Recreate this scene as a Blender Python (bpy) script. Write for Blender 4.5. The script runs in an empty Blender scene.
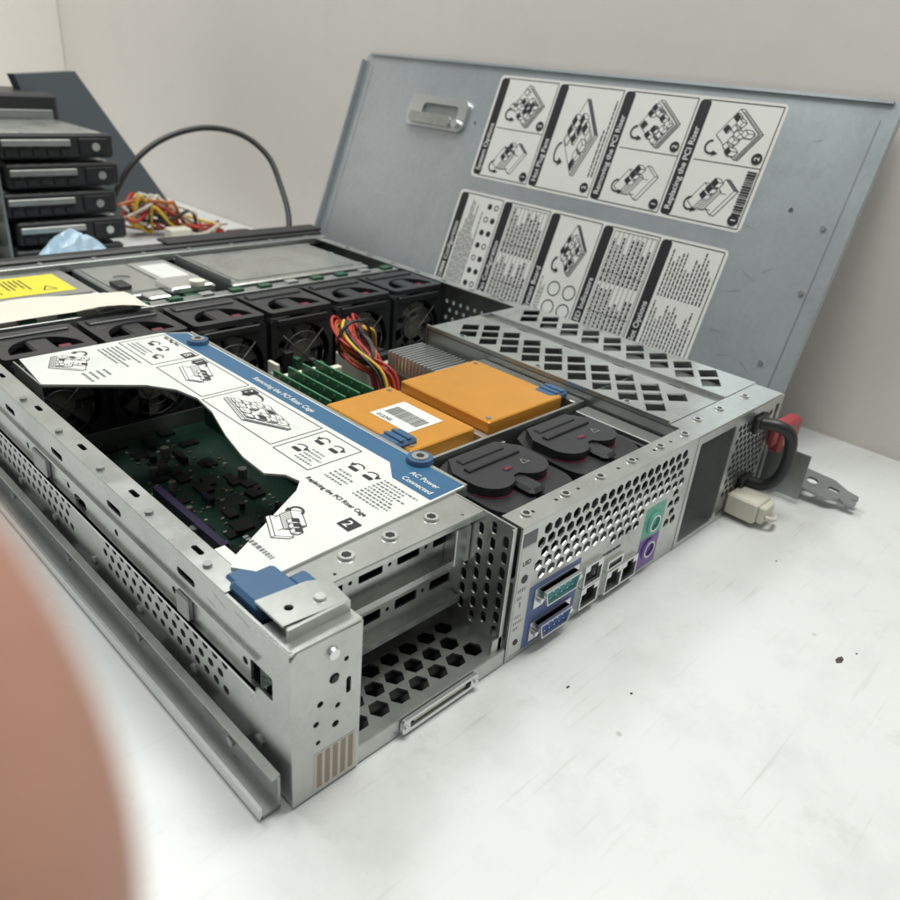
import bpy, math, random
from mathutils import Vector as V3, Matrix
random.seed(7)
S=0.01
scn=bpy.context.scene
col=bpy.context.collection
# ------------------------------------------------------------------ materials
def mat(name,c,metal=0.0,rough=0.5,var=0.0,scale=60.0,bump=0.0,bscale=None,spangle=0.0,rvar=0.0,coat=0.0,dirt=0.0):
    m=bpy.data.materials.new(name);m.use_nodes=True;nt=m.node_tree;N=nt.nodes;L=nt.links
    b=N['Principled BSDF'];b.inputs['Metallic'].default_value=metal;b.inputs['Roughness'].default_value=rough
    b.inputs['Base Color'].default_value=(*c,1)
    if coat: b.inputs['Coat Weight'].default_value=coat
    tc=N.new('ShaderNodeTexCoord')
    last=None
    if var or spangle or dirt:
        rgb=N.new('ShaderNodeRGB');rgb.outputs[0].default_value=(*c,1);last=rgb.outputs[0]
    def mul(fac_socket,lo,hi):
        nonlocal last
        mr=N.new('ShaderNodeMapRange');mr.inputs['To Min'].default_value=lo;mr.inputs['To Max'].default_value=hi
        L.new(fac_socket,mr.inputs['Value'])
        vm=N.new('ShaderNodeVectorMath');vm.operation='SCALE';L.new(last,vm.inputs[0]);L.new(mr.outputs[0],vm.inputs['Scale']);last=vm.outputs[0]
    if var:
        n=N.new('ShaderNodeTexNoise');n.inputs['Scale'].default_value=scale;n.inputs['Detail'].default_value=6;L.new(tc.outputs['Object'],n.inputs['Vector'])
        mul(n.outputs['Fac'],1-var,1+var)
        if rvar:
            mr=N.new('ShaderNodeMapRange');mr.inputs['To Min'].default_value=max(.05,rough-rvar);mr.inputs['To Max'].default_value=rough+rvar
            L.new(n.outputs['Fac'],mr.inputs['Value']);L.new(mr.outputs[0],b.inputs['Roughness'])
    if spangle:
        v=N.new('ShaderNodeTexVoronoi');v.inputs['Scale'].default_value=260;L.new(tc.outputs['Object'],v.inputs['Vector'])
        sp=N.new('ShaderNodeSeparateColor');L.new(v.outputs['Color'],sp.inputs[0]);mul(sp.outputs[0],1-spangle,1+spangle)
    if dirt:
        n2=N.new('ShaderNodeTexNoise');n2.inputs['Scale'].default_value=14;n2.inputs['Detail'].default_value=8;n2.inputs['Roughness'].default_value=.7;L.new(tc.outputs['Object'],n2.inputs['Vector'])
        mr=N.new('ShaderNodeMapRange');mr.inputs['From Min'].default_value=.5;mr.inputs['From Max'].default_value=.75;mr.inputs['To Min'].default_value=1;mr.inputs['To Max'].default_value=1-dirt
        L.new(n2.outputs['Fac'],mr.inputs['Value'])
        vm=N.new('ShaderNodeVectorMath');vm.operation='SCALE';L.new(last,vm.inputs[0]);L.new(mr.outputs[0],vm.inputs['Scale']);last=vm.outputs[0]
    if last is not None: L.new(last,b.inputs['Base Color'])
    if bump:
        n3=N.new('ShaderNodeTexNoise');n3.inputs['Scale'].default_value=bscale or scale;n3.inputs['Detail'].default_value=5;L.new(tc.outputs['Object'],n3.inputs['Vector'])
        bp=N.new('ShaderNodeBump');bp.inputs['Strength'].default_value=bump;bp.inputs['Distance'].default_value=.001;L.new(n3.outputs['Fac'],bp.inputs['Height']);L.new(bp.outputs[0],b.inputs['Normal'])
    return m
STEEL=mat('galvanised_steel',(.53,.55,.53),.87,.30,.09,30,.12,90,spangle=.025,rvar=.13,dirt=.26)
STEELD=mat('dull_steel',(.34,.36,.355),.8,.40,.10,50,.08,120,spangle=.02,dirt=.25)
LIDM=mat('lid_steel',(.52,.57,.60),.75,.34,.08,9,.05,200,spangle=.03,rvar=.1,dirt=.16)
BRIGHT=mat('bright_metal',(.75,.77,.76),.9,.28,.06,80)
BLACK=mat('black_plastic',(.018,.019,.022),0,.42,.2,90,.1,400,dirt=.1)
DARK=mat('dark_plastic_and_hole_shade',(.010,.010,.012),0,.5)  # black plastic parts, also the sheets that paint shade behind openings
GUARD=mat('dark_wire_guard',(.10,.10,.10),.6,.45)
FANTOP=mat('fan_top_plastic',(.022,.023,.027),0,.36,.25,40,.1,500)
RED=mat('maroon_plastic',(.15,.02,.045),0,.35,.1,60)
REDT=mat('red_tab_plastic',(.30,.04,.045),0,.4,.15,60)
BLUE=mat('blue_plastic',(.04,.105,.21),0,.4,.12,60)
BLUEL=mat('blue_label_ink',(.03,.115,.23),0,.35,.06,60)
WHITE=mat('label_paper',(.69,.715,.69),0,.32,.05,30,dirt=.14)
WLID=mat('lid_label_paper',(.72,.73,.71),0,.4,.04,20,dirt=.06)
INK=mat('black_ink',(.015,.015,.018),0,.45)
INKG=mat('grey_ink',(.13,.14,.15),0,.45)
GOLD=mat('orange_anodised',(.80,.37,.06),.6,.30,.10,30,.10,150,rvar=.1,dirt=.16)
GREEN=mat('circuit_green',(.02,.085,.045),0,.4,.3,120,.2,400)
RAMG=mat('memory_green',(.035,.17,.075),0,.35,.2,120)
BOARD=mat('motherboard',(.013,.055,.038),0,.40,.4,150,.4,500)
CHIP=mat('chip_black',(.015,.015,.017),0,.35)
WPL=mat('white_connector',(.68,.67,.58),0,.45,.06,60)
BEIGE=mat('dark_beige_connector',(.20,.19,.16),0,.5,.1,60)
PURPD=mat('dark_purple_connector',(.04,.033,.08),0,.45)
YEL=mat('yellow_sticker',(.72,.66,.04),0,.4,.05,40)
PURP=mat('purple_ink',(.22,.13,.42),0,.45,.1,60)
TEAL=mat('teal_ink',(.14,.48,.37),0,.45,.1,60)
BLUP=mat('blue_violet_ink',(.10,.15,.36),0,.45,.15,60)
VGAB=mat('video_blue',(.03,.10,.42),0,.4)
SERT=mat('serial_teal',(.03,.30,.33),0,.4)
WRED=mat('wire_red',(.42,.03,.02),0,.4);WYEL=mat('wire_yellow',(.65,.42,.04),0,.4);WBLK=mat('wire_black',(.015,.015,.015),0,.4)
WORG=mat('wire_orange',(.5,.15,.03),0,.4);WWHT=mat('wire_white',(.65,.62,.55),0,.4)
COPPER=mat('brown_stripe',(.33,.27,.21),.1,.5)
SKIN=mat('skin',(.44,.235,.175),0,.55,.10,150,.25,900)
SKIN.node_tree.nodes['Principled BSDF'].inputs['Subsurface Weight'].default_value=.15
SKIN.node_tree.nodes['Principled BSDF'].inputs['Subsurface Radius'].default_value=(.012,.004,.002)
PAPER=mat('paper_sheet',(.66,.64,.56),0,.7,.06,30)
BAG=mat('pale_blue_bag',(.42,.58,.72),0,.35,.15,20)
WALLM=mat('painted_wall',(.83,.79,.75),0,.7,.03,3,.15,60,dirt=.04)
DEBR=mat('debris',(.06,.05,.04),0,.7,.3,200)
def table_mat():
    m=mat('white_laminate',(.65,.67,.67),0,.28,.05,5,.15,60,rvar=.12,dirt=.14)
    nt=m.node_tree;N=nt.nodes;L=nt.links;b=N['Principled BSDF'];src=b.inputs['Base Color'].links[0].from_socket
    tc=[n for n in N if n.type=='TEX_COORD'][0]
    v=N.new('ShaderNodeTexVoronoi');v.inputs['Scale'].default_value=30;L.new(tc.outputs['Object'],v.inputs['Vector'])
    n=N.new('ShaderNodeTexNoise');n.inputs['Scale'].default_value=9;L.new(tc.outputs['Object'],n.inputs['Vector'])
    m1=N.new('ShaderNodeMapRange');m1.inputs['From Min'].default_value=.02;m1.inputs['From Max'].default_value=.06;m1.inputs['To Min'].default_value=1;m1.inputs['To Max'].default_value=0
    L.new(v.outputs['Distance'],m1.inputs['Value'])
    m2=N.new('ShaderNodeMapRange');m2.inputs['From Min'].default_value=.5;m2.inputs['From Max'].default_value=.62;m2.inputs['To Max'].default_value=.5
    L.new(n.outputs['Fac'],m2.inputs['Value'])
    mm=N.new('ShaderNodeMath');mm.operation='MULTIPLY';L.new(m1.outputs[0],mm.inputs[0]);L.new(m2.outputs[0],mm.inputs[1])
    mp=N.new('ShaderNodeMapping');mp.inputs['Scale'].default_value=(4,90,1);mp.inputs['Rotation'].default_value=(0,0,.6);L.new(tc.outputs['Object'],mp.inputs[0])
    ns=N.new('ShaderNodeTexNoise');ns.inputs['Scale'].default_value=3;ns.inputs['Detail'].default_value=6;L.new(mp.outputs[0],ns.inputs['Vector'])
    ms=N.new('ShaderNodeMapRange');ms.inputs['From Min'].default_value=.62;ms.inputs['From Max'].default_value=.72;ms.inputs['To Max'].default_value=.2;L.new(ns.outputs['Fac'],ms.inputs['Value'])
    n4=N.new('ShaderNodeTexNoise');n4.inputs['Scale'].default_value=22;n4.inputs['Detail'].default_value=9;n4.inputs['Roughness'].default_value=.75;L.new(tc.outputs['Object'],n4.inputs['Vector'])
    m4=N.new('ShaderNodeMapRange');m4.inputs['From Min'].default_value=.58;m4.inputs['From Max'].default_value=.75;m4.inputs['To Max'].default_value=.28;L.new(n4.outputs['Fac'],m4.inputs['Value'])
    mx0=N.new('ShaderNodeMath');mx0.operation='MAXIMUM';L.new(mm.outputs[0],mx0.inputs[0]);L.new(ms.outputs[0],mx0.inputs[1])
    mx1=N.new('ShaderNodeMath');mx1.operation='MAXIMUM';L.new(mx0.outputs[0],mx1.inputs[0]);L.new(m4.outputs[0],mx1.inputs[1])
    mx=N.new('ShaderNodeMix');mx.data_type='RGBA';L.new(mx1.outputs[0],mx.inputs['Factor']);L.new(src,mx.inputs['A']);mx.inputs['B'].default_value=(.22,.21,.20,1)
    L.new(mx.outputs['Result'],b.inputs['Base Color'])
    return m
TABLE=table_mat()
# ------------------------------------------------------------------ mesh builder (centimetres)
X=V3((1,0,0));Y=V3((0,1,0));Z=V3((0,0,1))
class M:
    def __init__(s): s.v=[];s.f=[];s.mi=[];s.sm=[];s.mats=[]
    def m(s,mt):
        if mt not in s.mats: s.mats.append(mt)
        return s.mats.index(mt)
    def add(s,vs,fs,mt,smooth=False):
        o=len(s.v);s.v+=[tuple(v) for v in vs];i=s.m(mt)
        for f in fs: s.f.append([o+k for k in f]);s.mi.append(i);s.sm.append(smooth)
        return s
    def box(s,x0,x1,y0,y1,z0,z1,mt,bv=0.0):
        c=[(x0,y0),(x1,y0),(x1,y1),(x0,y1)]
        if bv<=0:
            vs=[(a,b,z0) for a,b in c]+[(a,b,z1) for a,b in c]
            return s.add(vs,[(3,2,1,0),(4,5,6,7),(0,1,5,4),(1,2,6,5),(2,3,7,6),(3,0,4,7)],mt)
        vs=[]
        for k,(z,i) in enumerate(((z0,bv),(z0+bv,0),(z1-bv,0),(z1,bv))):
            b=bv
            vs+=[(x0+b+i*.7,y0+i,z),(x1-b-i*.7,y0+i,z),(x1-i,y0+b+i*.7,z),(x1-i,y1-b-i*.7,z),(x1-b-i*.7,y1-i,z),(x0+b+i*.7,y1-i,z),(x0+i,y1-b-i*.7,z),(x0+i,y0+b+i*.7,z)]
        fs=[tuple(range(7,-1,-1)),tuple(range(24,32))]
        for r in range(3):
            for k in range(8): fs.append((r*8+k,r*8+(k+1)%8,(r+1)*8+(k+1)%8,(r+1)*8+k))
        return s.add(vs,fs,mt)
    def plate(s,O,U,Vv,outline,holes,th,mt):
        cu=bpy.data.curves.new('tmp','CURVE');cu.dimensions='2D';cu.fill_mode='BOTH';cu.extrude=th/2
        for pl in [outline]+list(holes):
            sp=cu.splines.new('POLY');sp.points.add(len(pl)-1);sp.use_cyclic_u=True
            for p,q in zip(sp.points,pl): p.co=(q[0],q[1],0,1)
        s._curve(cu,O,U,Vv,mt);return s
    def _curve(s,cu,O,U,Vv,mt):
        ob=bpy.data.objects.new('tmp',cu);me=bpy.data.meshes.new_from_object(ob)
        U=V3(U).normalized();Vv=V3(Vv).normalized();Nn=U.cross(Vv);O=V3(O)
        s.add([O+U*v.co.x+Vv*v.co.y+Nn*v.co.z for v in me.vertices],[tuple(p.vertices) for p in me.polygons],mt)
        bpy.data.objects.remove(ob);bpy.data.meshes.remove(me);bpy.data.curves.remove(cu)
    def text(s,O,U,Vv,txt,size,mt,align='LEFT',ext=.004):
        cu=bpy.data.curves.new('tmp','FONT');cu.body=txt;cu.size=size;cu.align_x=align;cu.extrude=ext;cu.offset=size*.012
        s._curve(cu,O,U,Vv,mt);return s
    def cyl(s,p0,p1,r0,mt,r1=None,seg=20,caps=True):
        r1=r0 if r1 is None else r1;p0=V3(p0);p1=V3(p1);d=(p1-p0).normalized()
        a=d.cross(Z if abs(d.z)<.9 else X).normalized();b=d.cross(a)
        vs=[p0+(a*math.cos(t)+b*math.sin(t))*r0 for t in [2*math.pi*k/seg for k in range(seg)]]+[p1+(a*math.cos(t)+b*math.sin(t))*r1 for t in [2*math.pi*k/seg for k in range(seg)]]
        s.add(vs,[(k,(k+1)%seg,seg+(k+1)%seg,seg+k) for k in range(seg)],mt,True)
        if caps: s.add(vs[:seg],[tuple(range(seg-1,-1,-1))],mt);s.add(vs[seg:],[tuple(range(seg))],mt)
        return s
    def tube(s,pts,r,mt,seg=8,sub=6):
        P=[V3(p) for p in pts]
        if sub>1 and len(P)>2:
            Q=[];E=[P[0]*2-P[1]]+P+[P[-1]*2-P[-2]]
            for i in range(1,len(E)-2):
                for k in range(sub):
                    t=k/sub;a,b,c,d=E[i-1:i+3]
                    Q.append(.5*((2*b)+(c-a)*t+(2*a-5*b+4*c-d)*t*t+(3*b-a-3*c+d)*t**3))
            Q.append(P[-1]);P=Q
        vs=[];n=None
        for i,p in enumerate(P):
            d=(P[min(i+1,len(P)-1)]-P[max(i-1,0)]).normalized()
            if n is None: n=d.cross(Z if abs(d.z)<.9 else X).normalized()
            n=(n-d*n.dot(d)).normalized();b=d.cross(n)
            vs+=[p+(n*math.cos(2*math.pi*k/seg)+b*math.sin(2*math.pi*k/seg))*r for k in range(seg)]
        fs=[(i*seg+k,i*seg+(k+1)%seg,(i+1)*seg+(k+1)%seg,(i+1)*seg+k) for i in range(len(P)-1) for k in range(seg)]
        fs+=[tuple(range(seg-1,-1,-1)),tuple((len(P)-1)*seg+k for k in range(seg))]
        return s.add(vs,fs,mt,True)
    def quad2(s,O,U,Vv,a0,a1,b0,b1,mt,h=0):
        U=V3(U).normalized();Vv=V3(Vv).normalized();N_=U.cross(Vv);O=V3(O)+N_*h
        return s.add([O+U*a0+Vv*b0,O+U*a1+Vv*b0,O+U*a1+Vv*b1,O+U*a0+Vv*b1],[(0,1,2,3)],mt)
    def segs(s,O,U,Vv,L,w,mt,h=0):
        U=V3(U).normalized();Vv=V3(Vv).normalized();N_=U.cross(Vv);O=V3(O)+N_*h
        for (a,b,c,d) in L:
            l=math.hypot(c-a,d-b)
            if l<1e-6: continue
            px,py=-(d-b)/l*w/2,(c-a)/l*w/2
            q=[(a+px,b+py),(a-px,b-py),(c-px,d-py),(c+px,d+py)]
            s.add([O+U*i+Vv*j for i,j in q],[(0,1,2,3)],mt)
        return s
    def poly(s,O,U,Vv,pts,mt,h=0):
        U=V3(U).normalized();Vv=V3(Vv).normalized();N_=U.cross(Vv);O=V3(O)+N_*h
        return s.add([O+U*i+Vv*j for i,j in pts],[tuple(range(len(pts)))],mt)
    def mesh(s,name,origin=(0,0,0)):
        me=bpy.data.meshes.new(name);o=V3(origin)
        me.from_pydata([tuple((V3(v)-o)*S) for v in s.v],[],s.f)
        for mt in s.mats: me.materials.append(mt)
        me.polygons.foreach_set('material_index',s.mi);me.polygons.foreach_set('use_smooth',s.sm);me.update()
        return me
class Thing:
    def __init__(s,name,label,cat,origin=(0,0,0),group=None):
        s.o=bpy.data.objects.new(name,None);s.o.empty_display_size=.01;col.objects.link(s.o);s.org=V3(origin);s.o.location=s.org*S
        s.o['label']=label;s.o['category']=cat;s.parts=[]
        if group: s.o['group']=group
    def part(s,name,m,parent=None,label=None):
        ob=bpy.data.objects.new(name,m.mesh(name,s.org));col.objects.link(ob);ob.parent=parent or s.o
        if label: ob['label']=label
        s.parts.append(ob);return ob
    def copy(s,newloc,rotz=None):
        n=s.o.copy();col.objects.link(n);n.location=V3(newloc)*S
        if rotz is not None: n.rotation_euler[2]=rotz
        mp={s.o:n}
        for p in s.parts:
            q=p.copy();col.objects.link(q);q.parent=mp[p.parent];mp[p]=q
        return n
def single(name,m,label,cat,origin=(0,0,0),group=None):
    ob=bpy.data.objects.new(name,m.mesh(name,origin));col.objects.link(ob);ob.location=V3(origin)*S
    ob['label']=label;ob['category']=cat
    if group: ob['group']=group
    return ob
def rect(a0,a1,b0,b1): return [(a0,b0),(a1,b0),(a1,b1),(a0,b1)]
def rrect(a0,a1,b0,b1,r,n=4):
    P=[]
    for cx,cy,t0 in((a1-r,b0+r,-90),(a1-r,b1-r,0),(a0+r,b1-r,90),(a0+r,b0+r,180)):
        for k in range(n+1):
            t=math.radians(t0+90*k/n);P.append((cx+r*math.cos(t),cy+r*math.sin(t)))
    return P
def ngon(a,b,r,n=6,ph=30): return [(a+r*math.cos(math.radians(ph+360*k/n)),b+r*math.sin(math.radians(ph+360*k/n))) for k in range(n)]
def slot(a,b,w,h): return rrect(a-w/2,a+w/2,b-h/2,b+h/2,min(w,h)*.49,3)
def hexgrid(a0,a1,b0,b1,p,r,avoid=(),n=6,ph=30,sq=.866):
    H=[];j=0;b=b0+r
    while b<=b1-r+1e-6:
        a=a0+r+(p/2 if j%2 else 0)
        while a<=a1-r+1e-6:
            if not any(q[0]-r<a<q[1]+r and q[2]-r<b<q[3]+r for q in avoid): H.append(ngon(a,b,r,n,ph))
            a+=p
        b+=p*sq;j+=1
    return H
def greek(m,O,U,Vv,a0,a1,b0,b1,rows,mt,h,seed=0):
    r=random.Random(seed);dy=(b1-b0)/rows
    for i in range(rows):
        b=b1-dy*(i+.75);a=a0;end=a0+(a1-a0)*r.uniform(.55,1)
        while a<end:
            w=r.uniform(.12,.42)*(a1-a0)/4
            w=min(w,end-a);m.quad2(O,U,Vv,a,a+w,b,b+dy*.42,mt,h);a+=w+.09
def drawing(m,O,U,Vv,a0,a1,b0,b1,seed,w,h,kind=0):
    r=random.Random(seed);W_=a1-a0;H_=b1-b0;lay=[h]
    def P(x,y,z): return (a0+W_*(.05+.50*x+.40*y),b0+H_*(.30+.42*y-.24*x+.34*z))
    def face(pts,mt):
        lay[0]+=.0006
        m.poly(O,U,Vv,pts,mt,lay[0]);lay[0]+=.0006
        m.segs(O,U,Vv,[(*pts[i],*pts[(i+1)%len(pts)]) for i in range(len(pts))],w,INK,lay[0])
    def bx(x0,x1,y0,y1,z0,z1,top=WLID):
        face([P(x0,y0,z1),P(x1,y0,z1),P(x1,y1,z1),P(x0,y1,z1)],top)
        face([P(x0,y0,z0),P(x1,y0,z0),P(x1,y0,z1),P(x0,y0,z1)],WLID)
        face([P(x1,y0,z0),P(x1,y1,z0),P(x1,y1,z1),P(x1,y0,z1)],INKG if r.random()<.25 else WLID)
    if kind==0:
        bx(0,1,0,1,0,.22)
        for j in range(3,-1,-1):
            for i in range(4):
                if r.random()<.75: bx(.06+.23*i,.06+.23*i+.17,.06+.23*j,.06+.23*j+.16,.22,.26+r.uniform(.02,.3),r.choice([WLID,WLID,INK]))
        lay[0]+=.001
        m.segs(O,U,Vv,[(*P(.05*i,0,.04),*P(.05*i,0,.18)) for i in range(1,20)],w*.8,INK,lay[0])
        m.segs(O,U,Vv,[(*P(1,.08*i,.05),*P(1,.08*i,.17)) for i in range(1,12)],w*.8,INK,lay[0])
    else:
        bx(0,1,.1,.55,0,.2);bx(.05,.8,.2,.5,.5,1.05)
        lay[0]+=.001
        m.segs(O,U,Vv,[(*P(.1+.07*i,.2,.55),*P(.1+.07*i,.2,1.0)) for i in range(10)]+[(*P(x_,.2,.2),*P(x_,.2,.5)) for x_ in(.1,.75)],w*.9,INK,lay[0])
        for i in range(3): bx(.1+.25*i,.28+.25*i,.62,.8,.0,.25,INK)
    cx,cy=a0+W_*r.uniform(.15,.3),b0+H_*.80
    q=[(cx+W_*.12*math.cos(t*.45),cy+H_*.10*math.sin(t*.45)) for t in range(9)]
    lay[0]+=.001
    m.segs(O,U,Vv,[(*q[i],*q[i+1]) for i in range(8)],w*2.2,INK,lay[0])
    m.poly(O,U,Vv,[(q[-1][0]-W_*.05,q[-1][1]),(q[-1][0],q[-1][1]-H_*.10),(q[-1][0]+W_*.05,q[-1][1])],INK,lay[0])
def screw_mesh():
    m=M();m.cyl((0,0,0),(0,0,.12),.34,BRIGHT,.30,16);m.cyl((0,0,.12),(0,0,.15),.2,DARK,.16,6)
    return m.mesh('screw')
SCREW=screw_mesh()
def screw(thing,x,y,z):
    o=bpy.data.objects.new('screw',SCREW);col.objects.link(o);o.parent=thing.o;o.location=(V3((x,y,z))-thing.org)*S;o.rotation_euler[2]=random.random()*3
    return o
# ------------------------------------------------------------------ setting
m=M();m.box(-90,61.5,-90,175,-3,0,TABLE,.3)
single('table',m,'white laminate table top with scuffs, specks and dust','table')
m=M();m.box(61.5,64,-90,178,-40,85,WALLM);single('wall',m,'plain off-white painted wall behind the table','wall')
m=M();m.box(-120,61.4,175.1,178,-40,85,WALLM);single('wall',m,'plain off-white painted end wall beyond the table','wall')
# ------------------------------------------------------------------ chassis
W=44.0;H=8.6;D=58.5
X1=13.6;X2=31.2
ch=Thing('server_chassis','open galvanised steel rack server chassis lying on white table','server',(0,0,0))
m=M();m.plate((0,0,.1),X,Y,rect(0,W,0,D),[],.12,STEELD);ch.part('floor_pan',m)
holes=[]
for r_ in range(3):
    for k in range(15): holes.append(slot(5.0+k*.85+(.42 if r_%2 else 0),3.0+r_*.75,.5,.44))
for r_ in range(3):
    for k in range(24): holes.append(slot(22+k*.85+(.42 if r_%2 else 0),3.0+r_*.75,.5,.44))
for k in range(6): holes.append(slot(8+k*7.3,7.5,1.6,.4))
for k in range(9): holes.append(ngon(3.2+k*6.1,6.0,.2,10))
holes+=[rrect(1.2,2.8,5.2,6.4,.1),slot(20,5.6,1.6,.6)]
m=M();m.plate((0,0,0),Y,Z,rect(0,D,.2,H),holes,.12,STEEL)
m.box(-.30,-.06,2.2,D-1,5.15,5.3,STEEL);m.box(-.30,-.22,2.2,D-1,5.0,5.3,BRIGHT);m.box(-.22,-.06,2.2,D-1,6.7,6.85,STEEL)
m.box(-.35,-.06,7.5,8.6,5.4,6.6,STEELD,.05);m.box(-.35,-.06,24,26,5.4,6.6,STEELD,.05);m.box(-.35,-.06,40,41.5,5.4,6.6,STEELD,.05)
for k in range(10): m.cyl((-.06,2.2+5.6*k,2.3),(-.2,2.2+5.6*k,2.3),.28,STEELD,seg=12)
rr=random.Random(41)
for k in range(26):
    a=rr.uniform(1,30);b=rr.uniform(6.9,8.3) if k%2 else rr.uniform(5.4,6.6)
    m.segs((-.065,0,0),-Y,Z,[(-a,b,-a+rr.uniform(-1.2,1.2),b+rr.uniform(-.25,.25))],.03,STEELD if k%3 else BRIGHT,0)
ch.part('side_wall',m)
m=M();m.box(.2,.5,3,D,.5,8,DARK);ch.part('side_hole_shade',m)  # added dark sheet, paints the shade seen through the side wall holes
m=M();m.plate((0,0,H),X,Y,rect(-.05,1.15,4.6,D),[slot(.6,8+6.2*k,.28,.9) for k in range(8)],.12,STEEL)
m.plate((1.15,0,0),Y,Z,rect(4.6,D,7.2,H),[],.1,STEEL)
for k in range(9): m.cyl((.35,6.7+5.4*k,H+.05),(.35,6.7+5.4*k,H+.2),.2,STEELD)
ch.part('side_rim',m)
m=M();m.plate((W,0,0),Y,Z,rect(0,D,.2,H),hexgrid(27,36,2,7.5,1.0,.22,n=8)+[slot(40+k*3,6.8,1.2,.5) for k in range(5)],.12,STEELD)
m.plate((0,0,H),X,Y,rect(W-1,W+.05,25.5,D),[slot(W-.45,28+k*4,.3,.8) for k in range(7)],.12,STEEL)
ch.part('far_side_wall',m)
m=M()
hb=[ngon(1.9,7.6,.22,12),ngon(2.6,6.9,.13,10),ngon(2.0,6.2,.26,12),ngon(1.3,5.2,.16,12),ngon(2.2,4.6,.14,12),ngon(1.1,4.2,.15,12),ngon(2.1,3.6,.18,12),ngon(1.2,3.1,.12,12),slot(2.75,5.4,.25,.9)]
m.plate((0,-.08,0),X,Z,[(-.1,.15),(3.4,.15),(3.4,8.4),(.2,8.5),(-.1,8.2)],hb,.14,STEEL)
m.cyl((1.9,-.15,7.6),(1.9,-.3,7.6),.3,BRIGHT,.26,14);m.cyl((2.0,-.15,6.2),(2.0,-.22,6.2),.18,DARK)
m.plate((3.4,0,0),Y,Z,rect(-.1,1.3,.15,8.4),[],.12,STEEL)
m.plate((0,0,8.5),X,Y,rect(-.1,3.4,-.1,2.0),[ngon(1.0,.8,.2,12)],.12,STEEL)
m.box(.1,3.3,.05,.1,.2,8.3,DARK)
br=ch.part('corner_bracket',m)
m=M();m.quad2((0,-.16,0),X,Z,1.0,3.25,.3,2.5,PAPER)
for k in range(5): m.quad2((0,-.17,0),X,Z,1.15+k*.42,1.4+k*.42,.4,2.4,COPPER)
s_=ch.part('barcode_sticker',m,br)
holes=hexgrid(15.0,30.7,1.2,8.4,.82,.35,avoid=[(14.6,19.5,0,4.6),(19.5,22.1,0,4.3),(22.1,26.1,0,3.4),(26.1,28.8,0,5.1),(28.6,31,0,2.2)])
cut=[rrect(15.75,19.05,3.0,4.1,.25),rrect(15.75,18.7,.75,1.9,.25),rect(20.0,21.6,.7,2.0),rect(20.0,21.6,2.3,3.6),rect(22.6,24.1,.6,2.0),rect(24.35,25.85,.6,2.0),rect(22.6,24.1,2.2,2.85),ngon(27.45,1.75,.62,20),ngon(27.45,3.75,.62,20),ngon(14.2,1.3,.25,10)]
m=M();m.plate((0,0,0),X,Z,rect(X1,X2,.05,8.7),holes+cut,.12,STEEL);rp=ch.part('rear_panel',m)
m=M();m.plate((0,.75,8.72),X,Y,[(X1,-.8),(X2+12.6,-.8),(X2+12.6,1.4),(X2,1.4),(X2,.65),(X1,.65)],[ngon(15.2+k*1.95,-.05,.12,8) for k in range(8)],.12,STEEL);ch.part('rear_flange',m)
for x in(14.7,18,21.2,24.4,27.6,30.6): screw(ch,x,.72,8.78)
for x in(33.5,36.6,40.5): screw(ch,x,1.4,8.78)
m=M()
m.quad2((0,-.065,0),X,Z,14.95,19.55,.35,4.5,BLUP);sub=ch.part('port_label',m,rp)
m=M()
m.quad2((0,-.068,0),X,Z,26.25,28.65,2.75,5.1,TEAL);m.quad2((0,-.068,0),X,Z,26.25,28.65,.35,2.7,PURP)
ch.part('keyboard_mouse_label',m,rp)
m=M()
m.quad2((0,-.07,0),X,Z,13.75,14.85,.4,7.4,WHITE);m.quad2((0,-.075,0),X,Z,13.75,14.85,7.5,8.3,INKG)
m.text((13.95,-.08,6.3),X,Z,'UID',.4,INK);m.cyl((14.3,-.08,5.4),(14.3,-.1,5.4),.25,INK);m.text((14.1,-.08,3.6),X,Z,'1',.5,INK);m.cyl((14.3,-.08,1.2),(14.3,-.12,1.2),.18,INK)
greek(m,(0,-.07,0),X,Z,13.9,14.7,2,3.2,3,INKG,.01,4);greek(m,(0,-.07,0),X,Z,13.9,14.7,4,5.0,2,INKG,.01,5)
ch.part('status_label',m,rp)
def dsub(x0,x1,z0,z1,c):
    m=M();m.plate((0,-.12,0),X,Z,[(x0-.35,z0-.05),(x1+.35,z0-.05),(x1+.35,z1+.05),(x0-.35,z1+.05)],[],.08,BRIGHT)
    sk=[(x0+.3,z0+.1),(x1-.3,z0+.1),(x1-.05,z1-.1),(x0+.05,z1-.1)]
    m.plate((0,-.35,0),X,Z,sk,[[(a+(.07 if a<(x0+x1)/2 else -.07),b+(.07 if b<(z0+z1)/2 else -.07)) for a,b in sk]],.5,BRIGHT)
    m.plate((0,-.25,0),X,Z,[(a,b) for a,b in sk],[],.3,c)
    for r_ in range(2):
        for k in range(5-r_): m.cyl((x0+.6+k*(x1-x0-1.2)/4+r_*.25,-.38,z0+.45+.35*r_),(x0+.6+k*(x1-x0-1.2)/4+r_*.25,-.5,z0+.45+.35*r_),.05,BRIGHT,seg=6)
    for x in(x0-.12,x1+.12): m.cyl((x,-.14,(z0+z1)/2),(x,-.5,(z0+z1)/2),.17,BRIGHT,seg=6)
    return m
ch.part('serial_port',dsub(15.75,19.0,2.95,4.15,SERT),rp);ch.part('video_port',dsub(15.75,18.7,.7,1.9,VGAB),rp)
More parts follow.
